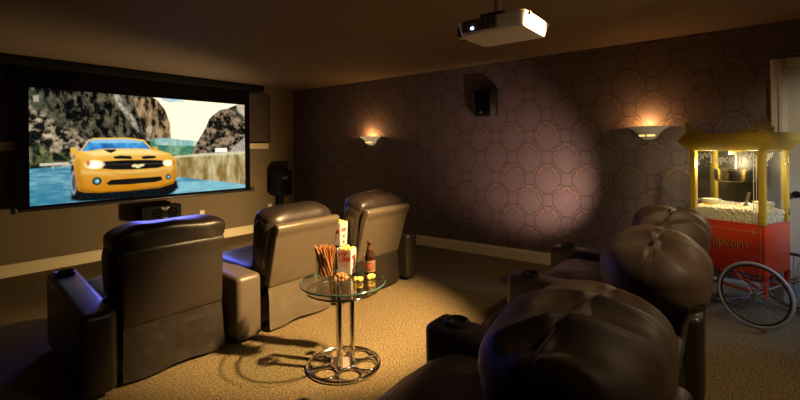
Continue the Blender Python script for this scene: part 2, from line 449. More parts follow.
    put(poly(cc([(180,180), (300,172), (440,170), (528,172), (540,205), (500,216), (360,225), (250,226), (186,220)]), .8), (.010,.009,.008))
    put(poly(cc([(190,196), (530,188), (532,192), (190,200)]), .6)*.4, (.12,.10,.06))
    put(ell(*C(142,197), 9.5, 5.2, .5), (1.5,1.20,.72)); put(ell(*C(135,199), 5, 3, .5), (1.6,1.5,1.2))
    put(ell(*C(560,188), 6.2, 4.3, .5), (1.5,1.15,.62)); put(ell(*C(556,188), 3, 2.3, .5), (1.6,1.5,1.2))
    put(ell(*C(105,190), 2.2, 3.6, .4)*.9, (.75,.12,.02)); put(ell(*C(590,185), 1.4, 3.2, .4)*.9, (.75,.14,.02))
    put(poly(cc([(24,200), (34,160), (60,170), (66,260), (90,330), (48,345), (34,280)]), 5)*.55, (.42,.14,.004))
    put(poly(cc([(66,228), (240,238), (480,226), (606,205), (606,222), (480,244), (240,258), (70,250)]), 4)*.35, (1.15,.85,.30))
    put(poly(cc([(595,165), (612,215), (610,270), (590,300), (580,250)]), 3)*.5, (.40,.13,.004))
    # gold bow-shaped badge
    put(poly(cc([(352,203), (368,194), (392,198), (402,194), (428,194), (420,205), (402,211), (396,217), (374,217), (378,211), (356,211)]), .5), (.95,.78,.42))
    put(poly(cc([(208,304), (235,284), (380,274), (520,264), (530,284), (490,296), (330,310), (222,314)]), .8), (.010,.009,.007))
    put(poly(cc([(236,240), (330,248), (470,236), (560,222), (560,232), (470,250), (330,262), (236,254)]), 2.5)*.4, (.50,.20,.01))
    for cx, cy, r in ((155,291,4.9), (562,266,3.6)):
        put(ell(*C(cx, cy), r, r, .2), (.008,.010,.012)); put(ell(*C(cx, cy), r*.55, r*.6, .4), (.10,.38,.55)); put(ell(*C(cx+4, cy), r*.25, r*.3, .5), (.5,.8,.9))
    put(poly(cc([(55,330), (160,350), (340,338), (510,318), (600,288), (590,306), (510,330), (330,348), (160,358), (60,352)]), 1.)*.7, (.30,.12,.005))
    img += (rng.rand(Hh, W, 1)-.5)*.02
    return np.clip(img, 0, 3)
# picture-space of a film-picture coordinate: plane point seen at that place of the still (u 0..270, v 0..133)
_F, _CX, _CY, _RO, _YA = 429., 400., 149.3, math.radians(.65), math.radians(52.1)
_fw = (math.sin(_YA), math.cos(_YA)); _rt = (math.cos(_YA), -math.sin(_YA))
def PH(px, py):
    u = (px-_CX)/_F; v = -(py-_CY)/_F; c, s = math.cos(_RO), math.sin(_RO)
    u, v = u*c+v*s, -u*s+v*c
    dx, dy = _rt[0]*u+_fw[0], _rt[1]*u+_fw[1]
    k = SY/dy
    return ((k*dx-SX0)/(SX1-SX0)*270, (SZ1-(HC+k*v))/(SZ1-SZ0)*133)
PW, PHH = 420, 208
pic = make_picture(PW, PHH)
verts = [(SX0+(SX1-SX0)*i/(PW-1), SY, SZ1-(SZ1-SZ0)*j/(PHH-1)) for j in range(PHH) for i in range(PW)]
faces = [(j*PW+i, (j+1)*PW+i, (j+1)*PW+i+1, j*PW+i+1) for j in range(PHH-1) for i in range(PW-1)]
me = bpy.data.meshes.new('picture'); me.from_pydata([tuple(Vector(v)-scr.location) for v in verts], [], faces)
ca = me.color_attributes.new('picture', 'FLOAT_COLOR', 'POINT')
rgba = np.ones((PW*PHH, 4), np.float32); rgba[:, :3] = pic.reshape(-1, 3)
ca.data.foreach_set('color', rgba.ravel()); me.materials.append(MATS['film_picture'])
o = bpy.data.objects.new('picture', me); COL.objects.link(o); o.parent = scr
o['label'] = 'film still of a yellow sports car on a canyon road'

# ------------------------------------------------------------------ recliners
def wrinkle(c, amp, sc, seed=0):
    return noise.noise(Vector((c.x*sc+seed, c.y*sc, c.z*sc)))*amp
def arm_mesh(x0, x1, zb, zf, y0=-.11, y1=.96, shear=0.):
    b = new(); bmesh.ops.create_cube(b, size=1)
    for v in b.verts:
        v.co = Vector((x0 if v.co.x < 0 else x1, y0 if v.co.y < 0 else y1, .03 if v.co.z < 0 else 1))
        if v.co.z > .5: v.co.z = zf if v.co.y > 0 else zb
    bmesh.ops.bevel(b, geom=list(b.edges), offset=.04, segments=5, profile=.5, affect='EDGES')
    deform(b, lambda c: (c.x+shear*(c.y-y0)/(y1-y0), c.y, c.z))
    return b
def recliner(label, loc, rz, group, lean=14., arms=('right',), headc='brown_leather', shellc='black_leather', back='front', seed=0, ptop=.84, zt=.965, dial=False, aw=.195, lw=.18, lsh=0., twist=0., dx=0., dy=0., hy=.085, hh_=.09, panelc=None, armc=None, pw_=.35, skirtc=None):
    t = thing('recliner', label, 'recliner', loc, rz, group)
    A = math.radians(lean); hz = .34
    def rec(c):
        y, z = c.y, c.z-hz
        return (c.x, y*math.cos(A)-z*math.sin(A), hz+y*math.sin(A)+z*math.cos(A))
    k = 1/math.cos(A)
    # seat base, cushion, foot rest
    b = new(); box(b, (-.35, .06, .03), (.35, .74, .25), .02); obj('seat_base', b, 'black_leather', t)
    b = new(); superq(b, .352, .35, .12, .35, .3, f=lambda c: (c.x, c.y, c.z+.02*math.cos(c.x*4)+wrinkle(c, .012, 7, seed)), M=T(0,.46,.36)); obj('seat_cushion', b, shellc, t)
    b = new(); superq(b, .35, .05, .19, .35, .3, f=lambda c: (c.x, c.y+wrinkle(c, .01, 8, seed), c.z), M=T(0,.80,.235)); obj('footrest', b, shellc, t)
    # hard back shell with a rolled upper edge
    b = new()
    prof = [(-.03,.33), (-.035,.36), (-.035,ptop-.10), (-.045,ptop-.06), (-.05,ptop-.03), (-.04,ptop-.008), (-.015,ptop), (.02,ptop-.01), (.03,ptop-.04), (.03,.33)]
    prism(b, prof, 0, -.305, .305)
    bmesh.ops.bevel(b, geom=[e for e in b.edges if abs(abs(e.verts[0].co.x)-.305) < 1e-4 and abs(abs(e.verts[1].co.x)-.305) < 1e-4], offset=.014, segments=3, profile=.5, affect='EDGES')
    deform(b, lambda c: rec(Vector((c.x*(1+.06*max(0, c.z-.4)), c.y, c.z))))
    obj('back_panel', b, panelc or shellc, t, 40)
    # padded front of the back
    b = new(); superq(b, .345, .105, .26, .4, .35, f=lambda c: (c.x, c.y+.02*math.sin(c.z*14)+wrinkle(c, .015, 6, seed+3), c.z), M=T(0,.125,.61)); deform(b, rec)
    obj('back_cushion', b, shellc, t, 180)
    # head pillow
    b = new()
    if back == 'front':
        def f(c):
            w = 1+.0*c.z
            z = c.z - .018*math.exp(-((c.y-.02)/.012)**2)*(c.z > 0)*0
            fold = .010*math.sin(c.x*22+seed*2+c.z*20)*max(0, 1-abs(c.z)/.10)*max(0, abs(c.x)-.12)/.2
            return (c.x*w, c.y+fold+wrinkle(c, .014, 9, seed), z+wrinkle(c, .016, 6, seed+9)-.006*(c.x/.34)**2)
        superq(b, .345 if hy < .1 else .325, .13, hh_, .5 if hy < .1 else .62, .34, 72, 36, f, T(0,hy,zt-hh_))
    else:
        def f(c):
            y = c.y; top = c.z > -.05
            seam = math.exp(-((y-.0)/.010)**2)*top
            q = noise.noise(Vector((c.x*4+seed*2, y*2.5, 0)))
            fold = math.sin(c.x*30+seed*3+y*14+5*q)
            fr = .030*(.6-abs(math.sin(.5*(c.x*34+seed*3+y*16+5*q)))*1.6+.4*fold)*math.exp(-abs(y)/.16)*top*max(0, .75+.9*noise.noise(Vector((c.x*4, y*5, seed+4))))*min(1, abs(y)/.02)
            return (c.x, y, c.z-.009*seam+fr+wrinkle(c, .022, 5, seed))
        superq(b, pw_, .215, .165, .82, .80, 168, 96, f)
        tw = R(D(twist), 'Z')
        deform(b, lambda c: (tw @ c)+Vector((dx, dy+.115-.15*max(0, -c.z), zt-.165)))
    deform(b, rec)
    hp = obj('head_pillow', b, headc, t, 180)
    if back != 'front':
        # stitched seam piping across the pillow
        pts = []
        for i in range(45):
            x = (-.9+1.8*i/44)*pw_
            z = .165*max(0, 1-abs(x/pw_)**(2/.82))**(.82/2)
            z += wrinkle(Vector((x, 0, z)), .022, 5, seed)
            q_ = tw @ Vector((x, 0, z-.010)); pts.append(rec(q_+Vector((dx, dy+.115, zt-.165))))
        b = new(); tube(b, pts, .003, 6); obj('seam', b, headc, hp)
    # loose dust skirt at the back
    b = new()
    nx, nz = 48, 16
    def sk(i, j):
        x = -.30+.60*i/nx; lo = 1-j/nz
        return (x*(1+.03*lo), -.022-.028*lo+lo*(.007*math.sin(x*16+seed)+.012*noise.noise(Vector((x*7+seed, lo*2, seed)))) + .004*noise.noise(Vector((x*15, lo*9, seed))), .026+.322*j/nz+(.006*math.sin(x*14+seed))*lo)
    g = [[b.verts.new(sk(i, j)) for i in range(nx+1)] for j in range(nz+1)]
    for j in range(nz):
        for i in range(nx): b.faces.new([g[j][i], g[j][i+1], g[j+1][i+1], g[j+1][i]])
    # close into a thin sheet
    bmesh.ops.solidify(b, geom=b.faces[:], thickness=.006)
    obj('skirt', b, skirtc or 'black_leather_dull', t, 60)
    for a in arms:
        s = -1 if a == 'left' else 1
        x0, x1 = (.37, .37+aw) if s > 0 else (-.35-lw, -.35)
        sh = lsh if s < 0 else 0
        b = arm_mesh(x0, x1, .485, .53, shear=sh)
        ar = obj('armrest', b, (armc or shellc) if s > 0 else shellc, t, 50)
        xc = (x0+x1)/2+sh*.86
        b = new(); lathe(b, [(.062,.0), (.062,.012), (.056,.016), (.048,.012), (.046,-.004), (.0,-.006)], 28, T(xc,.83,.5295))
        obj('cup_holder', b, 'black_plastic', ar)
        if dial and s > 0:
            b = new(); ring(b, .055, .012, 28, 8, T(x0-.001, .76, .415) @ R(PI/2, 'Y'))
            lathe(b, [(0,.012), (.03,.012), (.034,.0), (0,0)], 24, T(x0, .76, .415) @ R(-PI/2, 'Y'))
            obj('control_dial', b, 'black_plastic', ar)
    return t
D = math.radians
g1 = 'black leather recliners of the front row'; g2 = 'brown leather recliners of the back row'
recliner('black leather recliner at the left end of the front row, under the screen', (1.275, 2.835, 0), D(-1.5), g1, 1., ('left','right'), 'black_leather', seed=1, ptop=.80, zt=.925, lsh=.07, armc='lit_leather')
recliner('black leather recliner in the middle of the front row, left of the glass table', (2.235, 2.80, 0), 0, g1, 15., ('right',), 'dark_brown_leather', seed=2, ptop=.84, zt=.905, aw=.165, hy=.155, hh_=.14, panelc='lit_leather', skirtc='lit_leather_dull')
recliner('leaning black leather recliner at the right end of the front row, behind the beer bottle', (3.15, 2.76, 0), 0, g1, 17., ('right',), 'dark_brown_leather', seed=3, ptop=.85, zt=.932, aw=.17, hy=.155, hh_=.14, panelc='lit_leather', skirtc='black_leather_dull')
recliner('nearest brown leather recliner with the biggest puffy head pillow', (1.32, .23, 0), 0, g2, 8., ('left','right'), 'brown_leather', back='rear', seed=4, zt=.930, twist=-7, dx=-.065, dy=.06, ptop=.77)
recliner('middle brown leather recliner of the back row, with the second largest head pillow', (2.29, .24, 0), 0, g2, 8., ('right',), 'brown_leather', back='rear', seed=5, zt=.965, dx=-.03, ptop=.77)
recliner('farthest brown leather recliner of the back row, in front of the popcorn cart', (3.26, .28, 0), 0, g2, 8., ('right',), 'brown_leather', back='rear', seed=6, zt=.965, dx=-.03, ptop=.77, dial=True)

# ------------------------------------------------------------------ glass side table
TX, TY, TZ = 1.915, 1.96, .535
tb = thing('side_table', 'round glass side table on chrome poles between the two rows of recliners', 'table', (TX, TY, 0))
b = new(); lathe(b, [(0,TZ), (.268,TZ), (.268,TZ-.011), (0,TZ-.011)], 72); top = obj('glass_top', b, 'table_glass', tb)
b = new(); lathe(b, [(.2675,TZ+.0003), (.2695,TZ-.002), (.2695,TZ-.009), (.2675,TZ-.0113), (.2675,TZ+.0003)], 72); obj('glass_rim', b, 'glass_edge', top)
b = new(); lathe(b, [(0,TZ-.045), (.225,TZ-.045), (.225,TZ-.053), (0,TZ-.053)], 64); obj('lower_shelf', b, 'table_glass', tb)
b = new(); ring(b, .228, .006, 64, 8, T(0,0,TZ-.05)); obj('shelf_ring', b, 'chrome', tb)
for k in range(3):
    a = D(200+120*k)
    b = new(); tube(b, [(.055*math.cos(a), .055*math.sin(a), .02), (.055*math.cos(a), .055*math.sin(a), TZ-.012)], .0155, 18); obj('pole', b, 'chrome', tb)
b = new()
ring(b, .225, .011, 64, 10, T(0,0,.012)); ring(b, .075, .007, 32, 8, T(0,0,.014))
for k in range(6):
    a = 2*PI*k/6
    ring(b, .068, .006, 28, 8, T(.148*math.cos(a), .148*math.sin(a), .014))
    tube(b, [(.075*math.cos(a+.52), .075*math.sin(a+.52), .014), (.225*math.cos(a+.52), .225*math.sin(a+.52), .014)], .005, 8)
lathe(b, [(0,.022), (.07,.022), (.075,.012), (.07,.004), (0,.004)], 32)
obj('base_ring', b, 'chrome', tb)

# pretzel tumbler
def tumbler(h, r0, r1, th=.003):
    b = new(); lathe(b, [(0,0), (r0-.004,0), (r0,.004), (r1,h), (r1-th,h), (r0-th,.012), (0,.012)], 40); return b
JX, JY = 1.898, 2.10
o = obj('glass_tumbler', tumbler(.135, .058, .066), 'tumbler_glass'); o.location = (JX, JY, TZ)
tag(o, 'clear glass tumbler holding brown pretzel rods on the glass table', 'glass')
rods = []
for k in range(36):
    a = k*2.399; rr = .050*math.sqrt((k+.5)/36)
    tw = a+PI*.36
    p0 = Vector((rr*.92*math.cos(tw), rr*.92*math.sin(tw), .018+.002*(k % 3)))
    hh = .195+.02*random.random()
    rt_ = rr*1.32+.004
    p1 = Vector((rt_*math.cos(a), rt_*math.sin(a), hh))
    pts = [p0.lerp(p1, i/8)+Vector((random.uniform(-1,1), random.uniform(-1,1), 0))*.0015 for i in range(9)]
    b = new(); tube(b, pts, [.0050,.0062,.0064,.0062,.0065,.0063,.0065,.0064,.0045], 8)
    o = obj('pretzel_rod', b, 'pretzel'); o.location = (JX, JY, TZ)
    tag(o, 'thin brown pretzel rod standing in the glass tumbler', 'pretzel', 'pretzel rods in the tumbler')

# snack bowl
BX, BY = 1.885, 1.945
b = new(); lathe(b, [(0,0), (.028,0), (.032,.004), (.052,.022), (.060,.040), (.057,.040), (.049,.024), (.028,.008), (0,.007)], 40)
o = obj('snack_bowl', b, 'tumbler_glass'); o.location = (BX, BY, TZ); tag(o, 'small clear glass bowl of brown snack mix in front of the pretzels', 'bowl')
def blob(b, c, s, seed):
    q = new(); bmesh.ops.create_icosphere(q, subdivisions=2, radius=s)
    for v in q.verts:
        v.co *= 1+.55*noise.noise(v.co/s*1.5+Vector((seed*3.1, seed*1.7, seed)))
    merge(b, q, T(*c) @ R(seed*1.3, 'X') @ R(seed*2.1, 'Z'))
b = new()
for k in range(60):
    a = random.uniform(0, 2*PI); r = .046*math.sqrt(random.random())
    blob(b, (r*math.cos(a), r*math.sin(a), .02+.030*(1-(r/.05)**2)+.006*random.random()), .009, k)
o = obj('snack_mix', b, 'nut_mix'); o.location = (BX, BY, TZ); tag(o, 'brown snack mix heaped in the small glass bowl', 'snack mix', kind='stuff')

# lettering
GLY = {
 'P': [[(.2,1.45),(.2,-.1)], [(.0,1.30),(.25,1.48),(.7,1.38),(.82,1.1),(.75,.8),(.5,.65),(.25,.75)], [(.0,.0),(.4,-.1)]],
 'o': [[(.15,.8),(.15,.2),(.4,0),(.65,.2),(.65,.8),(.4,1),(.15,.8)]],
 'p': [[(.15,1),(.15,-.5)], [(.15,.85),(.42,1),(.65,.8),(.65,.2),(.4,0),(.15,.15)]],
 'c': [[(.62,.85),(.4,1),(.15,.8),(.15,.2),(.4,0),(.65,.15)]],
 'r': [[(.15,1),(.15,0)], [(.15,.8),(.36,1),(.58,.85)]],
 'n': [[(.15,1),(.15,0)], [(.15,.85),(.4,1),(.62,.85),(.62,0),(.75,.08)]],
 'O': [[(.35,1),(.1,.8),(.1,.2),(.35,0),(.6,.2),(.6,.8),(.35,1)]],
 'Q': [[(.12,1),(.12,0)], [(.12,.95),(.5,1),(.62,.78),(.5,.5),(.12,.5)]],
 'C': [[(.6,.85),(.35,1),(.1,.8),(.1,.2),(.35,0),(.6,.15)]],
 'R': [[(.12,1),(.12,0)], [(.12,.95),(.5,1),(.62,.78),(.5,.5),(.12,.5)], [(.3,.5),(.65,0)]],
 'N': [[(.1,0),(.1,1)], [(.1,1),(.6,0)], [(.6,0),(.6,1)]],
}
ADV = {'P':.98,'o':.84,'p':.84,'c':.80,'r':.66,'n':.86,'O':.78,'Q':.74,'C':.74,'R':.76,'N':.8}
def lettering(text, size, nib=.16, ang=40., th=.0015, slant=0.):
    """broad-nib letters in the local xz plane, facing -y"""
    b = new(); x = 0
    nv = (math.cos(D(ang))*nib/2, math.sin(D(ang))*nib/2)
    lay = 0
    for ch in text:
        if ch == ' ': x += .5; continue
        for st in GLY[ch]:
            for (ax, ay), (bx, by) in zip(st, st[1:]):
                dx, dy = bx-ax, by-ay; l = math.hypot(dx, dy); pr = (-dy/l, dx/l)
                w = (nv[0]+pr[0]*nib*.16, nv[1]+pr[1]*nib*.16) if nv[0]*pr[0]+nv[1]*pr[1] > 0 else (nv[0]-pr[0]*nib*.16, nv[1]-pr[1]*nib*.16)
                q = [(ax+w[0],ay+w[1]), (ax-w[0],ay-w[1]), (bx-w[0],by-w[1]), (bx+w[0],by+w[1])]
                prism(b, [((x+u+slant*v)*size, v*size) for u, v in q], 1, -th-lay*1e-5, 0); lay = (lay+1) % 7
        x += ADV[ch]
    deform(b, lambda c: (c.x-x*size/2, c.y, c.z))
    return b

# popcorn carton
def carton(label, loc, rz, s=1.0):
    t = thing('popcorn_carton', label, 'popcorn box', loc, rz)
    w0, w1, d0, d1, h = .046*s, .053*s, .036*s, .041*s, .165*s
    b = new()
    n = 12
    def side(p, q, P, Q):
        p, q, P, Q = map(Vector, (p, q, P, Q))
        lo = [b.verts.new(p.lerp(q, i/n)) for i in range(n+1)]
        hi = [b.verts.new(P.lerp(Q, i/n)+Vector((0,0,.010*s*abs(math.sin(PI*i/n*3)) - .004))) for i in range(n+1)]
        for i in range(n): b.faces.new([lo[i], lo[i+1], hi[i+1], hi[i]])
    c0 = [(-w0,-d0,0), (w0,-d0,0), (w0,d0,0), (-w0,d0,0)]; c1 = [(-w1,-d1,h), (w1,-d1,h), (w1,d1,h), (-w1,d1,h)]
    for i in range(4): side(c0[i], c0[(i+1) % 4], c1[i], c1[(i+1) % 4])
    b.faces.new([b.verts.new(p) for p in reversed(c0)])
    bmesh.ops.solidify(b, geom=b.faces[:], thickness=.0012)
    bx = obj('carton', b, 'carton_white', t, 20)
    tilt = math.atan((d1-d0)/h)
    def face(bm, z): deform(bm, lambda c: (c.x, -d0-(d1-d0)*(c.z+z)/h-.001+c.y, c.z+z)); return bm
    b = lettering('QOQ', .030*s, .24, 30, .001, .1); deform(b, lambda c: (c.x-.006*s, c.y, c.z+c.x*.12+.030*s))
    b2 = lettering('CORN', .027*s, .24, 30, .001, .1); deform(b2, lambda c: (c.x+.003*s, c.y, c.z+c.x*.08)); merge(b, b2)
    obj('lettering', face(b, .085*s), 'carton_red', t, 0)
    b = new()
    for u in (-.018,-.008,.002,.012): prism(b, [(u*s,0), ((u+.007)*s,0), ((u+.007)*s,.010*s), (u*s,.010*s)], 1, -.001, 0)
    obj('top_mark', face(b, .148*s), 'carton_red', t, 0)
    b = new()
    for r_ in range(3):
        for u in range(5): prism(b, [((-.025+u*.010)*s, -r_*.007*s), ((-.018+u*.010)*s, -r_*.007*s), ((-.018+u*.010)*s, (-r_*.007+.002)*s), ((-.025+u*.010)*s, (-r_*.007+.002)*s)], 1, -.001, 0)
    obj('small_print', face(b, .062*s), 'carton_red', t, 0)
    # marks on the right hand side
    b = lettering('QOQ', .022*s, .26, 30, .001); deform(b, lambda c: (w0+(w1-w0)*(c.z+.10*s)/h+.001-c.y, c.x, c.z+.10*s))
    obj('side_lettering', b, 'carton_red', t, 0)
    for zz in (.025, .065):
        b = new(); q = new()
        for a in range(5): prism(q, [(0,0), (.004*s,.006*s), (0,.015*s), (-.004*s,.006*s)], 1, -.001, 0, M=R(2*PI*a/5, 'Y'))
        deform(q, lambda c: (w0+(w1-w0)*(c.z+zz*s)/h+.001-c.y, c.x, c.z+zz*s)); merge(b, q); obj('star_mark', b, 'carton_red', t, 0)
    b = new()
    for k in range(60):
        x, y = random.uniform(-.042,.042)*s, random.uniform(-.030,.030)*s
        blob(b, (x, y, h-.012*s+.020*s*(1-(x/.06/s)**2)*random.random()), .010*s, k+100)
    o = obj('popcorn', b, 'popcorn_yellow'); o.location = loc; o.rotation_euler = (0,0,rz)
    return t, o
_, pc = carton('white popcorn box with red lettering on the glass table', (2.06, 2.07, TZ), D(-72))
tag(pc, 'yellow popcorn filling the white box on the glass table', 'popcorn', kind='stuff')
_, pc = carton('popcorn box on the armrest between the middle and rightmost front recliners', (2.728, 2.84, .507), D(-88), 1.25)
tag(pc, 'yellow popcorn in the half hidden box between two front recliners', 'popcorn', kind='stuff')

# beer bottle
bt = thing('beer_bottle', 'dark brown beer bottle with an orange label on the glass table', 'bottle', (2.125, 1.925, TZ), D(-50))
b = new(); lathe(b, [(0,0), (.034,0), (.039,.005), (.0395,.112), (.037,.128), (.027,.148), (.018,.164), (.0150,.182), (.0140,.206), (.0155,.208), (.0155,.216), (0,.216)], 36)
obj('bottle_glass', b, 'beer_glass', bt)
b = new(); lathe(b, [(.0400,.022), (.0403,.023), (.0403,.096), (.0400,.097)], 40); lb = obj('label', b, 'beer_label', bt)
b = new()
for z in (.026, .088): lathe(b, [(.0405,z), (.0406,z+.003), (.0405,z+.005)], 40)
lathe(b, [(.0406,.062), (.0407,.066), (.0406,.084)], 12, None, D(-150), D(-110)); obj('label_border', b, 'beer_label_tan', lb)
b = new(); 
for k, (a, z) in enumerate(((-112,.060), (-100,.066), (-90,.058), (-80,.065), (-70,.060), (-122,.066))):
    lathe(b, [(.0407,z-.012), (.0411,z-.007), (.0411,z+.007), (.0407,z+.012)], 6, None, D(a-6), D(a+6))
obj('label_mark', b, 'beer_label_red', lb)
b = new(); lathe(b, [(.0195,.164), (.0168,.182), (.0162,.194)], 28); obj('neck_label', b, 'beer_foil', bt)
b = new(); lathe(b, [(.0168,.208), (.0170,.212), (.0160,.220), (.012,.222), (0,.222)], 24); obj('cap', b, 'beer_foil', bt)
# loose popcorn
for k, (x, y) in enumerate(((1.965,1.90), (1.98,1.885), (1.975,1.87), (1.99,1.872))):
    b = new(); blob(b, (0,0,0), .0125, k+300); blob(b, (.008,.004,.001), .009, k+320); o = obj('popcorn_piece', b, 'popcorn_yellow'); o.location = (x, y, TZ+.012)
    tag(o, 'loose yellow popcorn piece on the glass table between bowl and carton', 'popcorn', 'loose popcorn beside the bowl')
for k, (x, y) in enumerate(((2.045,1.855), (2.063,1.842), (2.06,1.862), (2.072,1.858))):
    b = new(); blob(b, (0,0,0), .014, k+340); blob(b, (.008,-.004,.001), .010, k+360); o = obj('popcorn_piece', b, 'popcorn_yellow'); o.location = (x, y, TZ+.013)
    tag(o, 'loose yellow popcorn piece on the glass table in front of the beer bottle', 'popcorn', 'loose popcorn before the bottle')

# ------------------------------------------------------------------ popcorn cart (local: x along the lettered side from the near corner away, y away from that side)
CD = math.atan2(.914, .407)
cart = thing('popcorn_cart', 'red and yellow popcorn cart with glass cabinet and spoked wheels by the wall', 'popcorn cart', (4.262, -.18, 0), CD)
# local y is left of local x; the cart body lies to the right, so it occupies negative y
CL, CW = .53, .42
def CB(lo, hi, bev=0., seg=2): b = new(); box(b, lo, hi, bev, seg); return b
obj('lower_cabinet', CB((0,-CW,.36), (CL,0,.735), .006), 'cart_red', cart)
b = new()
for lo, hi in (((.028,-.0015,.36),(.032,.003,.735)), ((CL-.032,-.0015,.36),(CL-.028,.003,.735)), ((0.03,-.0015,.69),(CL-.03,.003,.694))): box(b, lo, hi)
for a in range(8):
    q = new(); prism(q, [(0,0), (.003,.006), (0,.022 if a % 2 == 0 else .012), (-.003,.006)], 1, -.0015, .0035); merge(b, q, T(.075,0,.692) @ R(2*PI*a/8, 'Y'))
obj('pinstripe', b, 'cart_gold', cart)
LM = Matrix(((-1,0,0,0),(0,-1,0,0),(0,0,1,0),(0,0,0,1)))
b = lettering('Popcorn', .052, .20, 40, .002); b.transform(T(.262,.0012,.548) @ LM); obj('side_lettering', b, 'cart_letter', cart, 0)
b = lettering('Popcorn', .052, .10, 40, .003); b.transform(T(.259,.0012,.551) @ LM); obj('lettering_highlight', b, 'cart_gold', cart, 0)
pw = .042
for x0, y0 in ((0,-pw), (CL-pw,-pw), (0,-CW), (CL-pw,-CW)):
    obj('corner_post', CB((x0,y0,.735), (x0+pw,y0+pw,1.325), .004), 'cart_yellow', cart)
b = new()
for lo, hi in (((0,-pw,.735),(CL,0,.752)), ((0,-CW,.735),(CL,-CW+pw,.752)), ((0,-CW,.735),(pw,0,.752)), ((CL-pw,-CW,.735),(CL,0,.752))): box(b, lo, hi)
obj('sill', b, 'cart_red', cart)
obj('tray', CB((pw,-CW+pw,.737), (CL-pw,-pw,.748)), 'steel', cart)
def pane(lo, hi): return obj('glass_pane', CB(lo, hi), 'clear_glass', cart)
g = pane((pw,-.012,.752), (CL-pw,-.008,1.325)); pane((pw,-CW+.008,.752), (CL-pw,-CW+.012,1.325))
ge = pane((.008,-CW+pw,.752), (.012,-pw,1.325)); pane((CL-.012,-CW+pw,.752), (CL-.008,-pw,1.325))
obj('back_panel', CB((pw,-CW+pw+.002,.752), (CL-pw,-CW+pw+.006,1.322)), 'cabinet_back', cart)
# etched lettering and scrolls on the glass
b = lettering('Popcorn', .040, .20, 40, .001); b.transform(T(.258,-.007,1.228) @ LM); obj('glass_lettering', b, 'etched_white', g, 0)
def spiral(b, cx, cz, r, turns, a0, w, sgn=1, y=0.):
    pts = [(cx+r*(1-k/24*.8)*math.cos(a0+sgn*turns*2*PI*k/24), y, cz+r*(1-k/24*.8)*math.sin(a0+sgn*turns*2*PI*k/24)) for k in range(25)]
    tube(b, pts, w, 5)
def corner_scroll(sx, sz):
    b = new()
    for cx, cz, r, a0, sg in ((.022,.022,.020,0,1), (.062,.016,.015,PI,-1), (.016,.062,.015,PI/2,1), (.098,.012,.010,0,1), (.012,.098,.010,PI,-1), (.045,.045,.012,1,1), (.078,.034,.010,2,-1)):
        spiral(b, cx, cz, r, 1.2, a0, .0026, sg)
    deform(b, lambda c: (c.x*sx, c.y*.3, c.z*sz)); return b
for ox, sx in ((pw+.015,1), (CL-pw-.015,-1)):
    b = corner_scroll(sx, -1); b.transform(T(ox,-.006,1.312)); obj('etched_scroll', b, 'etched_white', g, 0)
b = new()
for x in (pw+.012, pw+.030, CL-pw-.012):
    b = new(); box(b, (x-.0016,-.008,.76), (x+.0016,-.005,1.29)); obj('etched_line', b, 'etched_white', g, 0)
for oy, sy in ((-pw-.012,-1), (-CW+pw+.012,1)):
    b = corner_scroll(sy, -1); b.transform(T(.006,oy,1.312) @ R(PI/2, 'Z')); obj('etched_scroll', b, 'etched_white', ge, 0)
for z0 in (1.22,.80):
    b = new(); box(b, (-.010,-CW+.004,z0), (.002,-CW+.03,z0+.06), .002); obj('door_hinge', b, 'steel', cart)
# canopy: flared band, flat lid
def frustum(b, secs):
    rings = []
    for off, z in secs:
        rings.append([b.verts.new(p) for p in ((-off,off,z), (CL+off,off,z), (CL+off,-CW-off,z), (-off,-CW-off,z))])
    for A, B in zip(rings, rings[1:]):
        for k in range(4): b.faces.new([A[k], A[(k+1) % 4], B[(k+1) % 4], B[k]])
    b.faces.new(rings[0]); b.faces.new(rings[-1])
    bmesh.ops.recalc_face_normals(b, faces=b.faces[:])
    bmesh.ops.bevel(b, geom=list(b.edges), offset=.004, segments=2, profile=.5, affect='EDGES')
b = new(); frustum(b, [(.006,1.322), (.016,1.335), (.065,1.402), (.040,1.452), (.036,1.464)]); obj('canopy', b, 'cart_yellow', cart, 25)
def crest(ox, oy, dirx, diry, ln, hh):
    """openwork leaf crest falling away from a corner of the lid"""
    b = new()
    for k in range(6):
        s = ln*(k+.35)/6; h = hh*(1-.80*(k/5)**.7)
        r = .017*(1.1-.45*k/5)
        for m in range(max(1, int(h/.034))):
            z = .018+m*.034
            spiral(b, s+.006*math.sin(m*2+k), z, r, 1.15, k*1.7+m, .0036, 1 if (k+m) % 2 else -1)
            q = new(); prism(q, [(0,0), (.009,.010), (.006,.022), (0,.030), (-.006,.022), (-.009,.010)], 1, -.003, .003, .0015, 1)
            merge(b, q, T(s+.010, 0, z) @ R(.9*math.sin(k*2.1+m*1.3)+.3, 'Y') @ Matrix.Scale(1.0, 4))
        q = new(); prism(q, [(0,0), (.009,.010), (.006,.022), (0,.032), (-.006,.022), (-.009,.010)], 1, -.003, .003, .0015, 1)
        merge(b, q, T(s, 0, max(.01, h-.032)) @ R(.5*math.sin(k*2.1), 'Y'))
    tube(b, [(0,0,.003), (ln*.5,0,.003), (ln*1.02,0,.003)], .003, 6)
    if hh > .09:  # stem joining the leaves at the corner
        tube(b, [(.012,0,.0), (.016,0,hh*.5), (.012,0,hh*.9)], .004, 6)
    M = Matrix(((dirx,-diry,0,ox), (diry,dirx,0,oy), (0,0,1,1.463), (0,0,0,1)))
    b.transform(M); obj('crest', b, 'cart_yellow', cart, 40)
crest(-.02,.020,1,0,.19,.125); crest(-.025,.015,0,-1,.12,.125); crest(CL+.02,.020,-1,0,.165,.105); crest(CL+.025,.015,0,-1,.12,.105)
